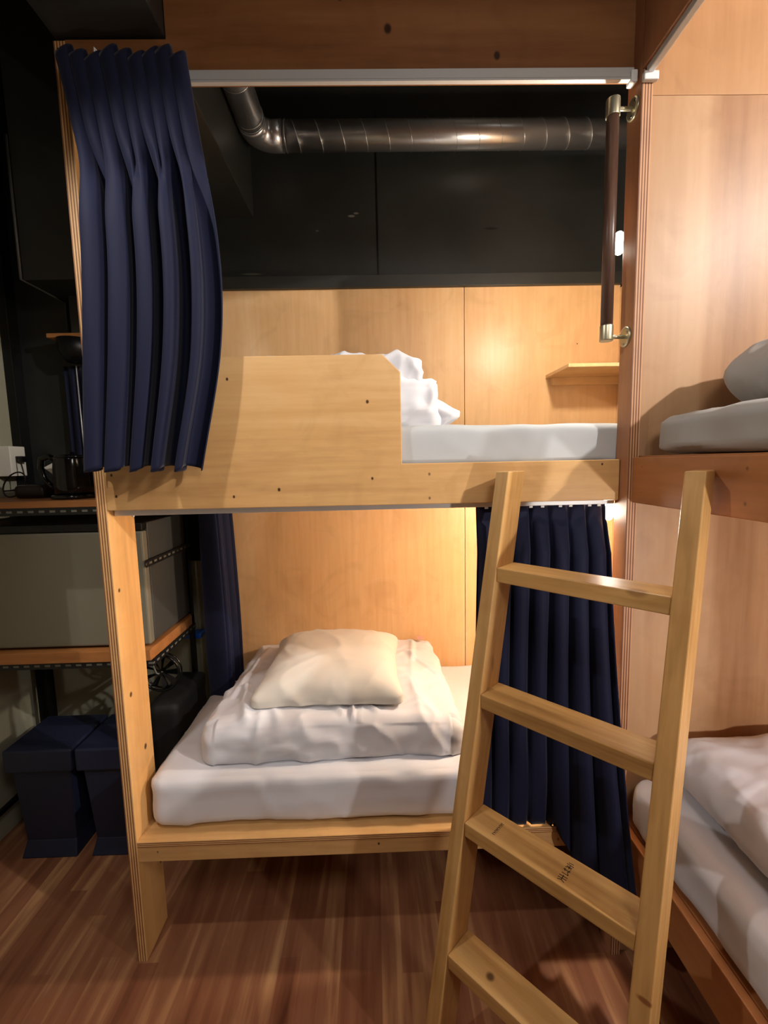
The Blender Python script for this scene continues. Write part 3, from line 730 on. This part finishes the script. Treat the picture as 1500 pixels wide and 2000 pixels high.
# power socket box and cord
so = thing('power_socket', 'white wall socket box with a black plug left of the kettle', 'socket', (-1.86, .85, 1.86))
box('socket_box', (X0, .80, 1.795), (X0+.085, .90, 1.945), m_whitepl, so, bevel=.004)
box('plug', (X0+.085, .83, 1.865), (X0+.115, .87, 1.895), m_blackmetal, so, bevel=.003)
pts = []
for i in range(60):
    t = i/59
    if t < .3: q = t/.3; pts.append((X0+.11+.05*q, .82-.03*q, 1.875-.16*q*q))
    else:
        a = (t-.3)/.7*2*PI*1.15
        pts.append((-1.66-.055*math.cos(a)*1.0-.02, .66, 1.757+.058*math.sin(a+PI*1.15)))
tube('power_cord', pts, .0035, m_cord, so, 8)
ad = softbox('power_adapter', (-1.66, .62, 1.692), (-1.52, .72, 1.755), .02, m_cord, None, (8, 8, 6))
tag(ad, 'dark brown power adapter lump lying on the top shelf inside the cord loop', 'adapter')

# stools
def stool(x, label):
    t = thing('storage_stool', label, 'stool', (x, .6, 0), 'navy storage stools')
    V = []
    box('lid', (x-.155, .46, .440), (x+.155, .76, .548), m_stool, t, bevel=.008)
    mesh_obj('body', [(x-.115, .50, .05), (x+.115, .50, .05), (x+.115, .72, .05), (x-.115, .72, .05), (x-.135, .48, .44), (x+.135, .48, .44), (x+.135, .74, .44), (x-.135, .74, .44)], BF, m_stool, t, bevel=.006)
    mesh_obj('base', [(x-.13, .47, .0), (x+.13, .47, .0), (x+.13, .75, .0), (x-.13, .75, .0), (x-.116, .499, .075), (x+.116, .499, .075), (x+.116, .721, .075), (x-.116, .721, .075)], BF, m_stool, t, bevel=.006)
    return t
stool(-1.562, 'navy storage stool under the rack, farther from the bunk post')
stool(-1.235, 'navy storage stool under the rack, next to the bunk post')
# round fan
fx, fy, fz = -1.02, .56, .855
fa = thing('round_fan', 'round black fan with radiating blades hanging below the middle rack shelf', 'fan', (fx, fy, fz-.08))
tube('rim', [(fx+.088*math.cos(a), fy, fz+.088*math.sin(a)) for a in [2*PI*i/40 for i in range(41)]], .006, m_gloss, fa, 10, caps=False)
tube('rim', [(fx+.088*math.cos(a), fy+.03, fz+.088*math.sin(a)) for a in [2*PI*i/40 for i in range(41)]], .004, m_gloss, fa, 10, caps=False)
tube('hub', [(fx, fy-.008, fz), (fx, fy+.03, fz)], .014, m_gloss, fa, 20)
for k in range(9):
    a = 2*PI*k/9; d = Vector((math.cos(a), 0, math.sin(a))); n_ = Vector((-math.sin(a), 0, math.cos(a)))
    c0 = Vector((fx, fy+.012, fz))
    V = []
    for yy in (0, .002):
        V += [c0+d*.013-n_*.004+Vector((0, yy-.004, 0)), c0+d*.084-n_*.013+Vector((0, yy-.008, 0)), c0+d*.084+n_*.013+Vector((0, yy+.008, 0)), c0+d*.013+n_*.004+Vector((0, yy+.004, 0))]
    mesh_obj('blade', V, BF, m_gloss, fa)
tube('hanging_strap', [(fx-.03, fy-.01, .955), (fx-.026, fy-.012, .90), (fx-.012, fy-.012, .86), (fx, fy-.01, fz)], .004, m_slot, fa, 8)
# little things on the back wall at the left
ws = thing('wall_shelf', 'tiny wooden wall shelf high on the dark wall left of the navy curtain', 'shelf', (-1.5, .95, 2.5))
box('shelf_board', (-1.60, .86, 2.478), (-1.40, .998, 2.499), m_shelfw, ws)
lathe('under_shelf_box', [(.05, 0), (.075, .05), (.085, .11)], (-1.49, .91, 2.367), m_blackmetal, ws, 20)
def c4(u, v):
    return (-1.60+.115*u, .965+.008*math.sin(u*2*PI*2), 1.72+.64*v)
cu4 = curtain('curtain', c4, 40, 10, m_navy, 'narrow blue cloth panel hanging under the tiny wall shelf', loc=(-1.54, .96, 2.36))
tube('seam_cord', [(-1.525, .955, 1.73), (-1.527, .955, 2.36)], .003, m_alu, cu4, 8)
struct(tube('trim_7', [(-1.575, .695, 3.3), (-1.575, .695, 2.69), (-1.575, .99, 2.69), (-1.575, .99, 2.5)], .006, flat('grey_conduit', srgb(70, 70, 66), .5), None, 10))
bl = box('blue_case', (-1.045, .90, .885), (-.955, .975, .912), m_blue, None, bevel=.004)
tag(bl, 'thin bright blue item at the back under the middle rack shelf', 'case')
bg = softbox('dark_mass', (-1.07, .50, .002), (-.925, .86, .72), .03, flat('dark_mass_black', srgb(13, 13, 16), .7), None, (10, 20, 24), duvet_disp(40, .5))  # soft-edged black block added to fill the dark space below the fan
tag(bg, 'dark black mass standing on the floor below the round fan', 'bag')
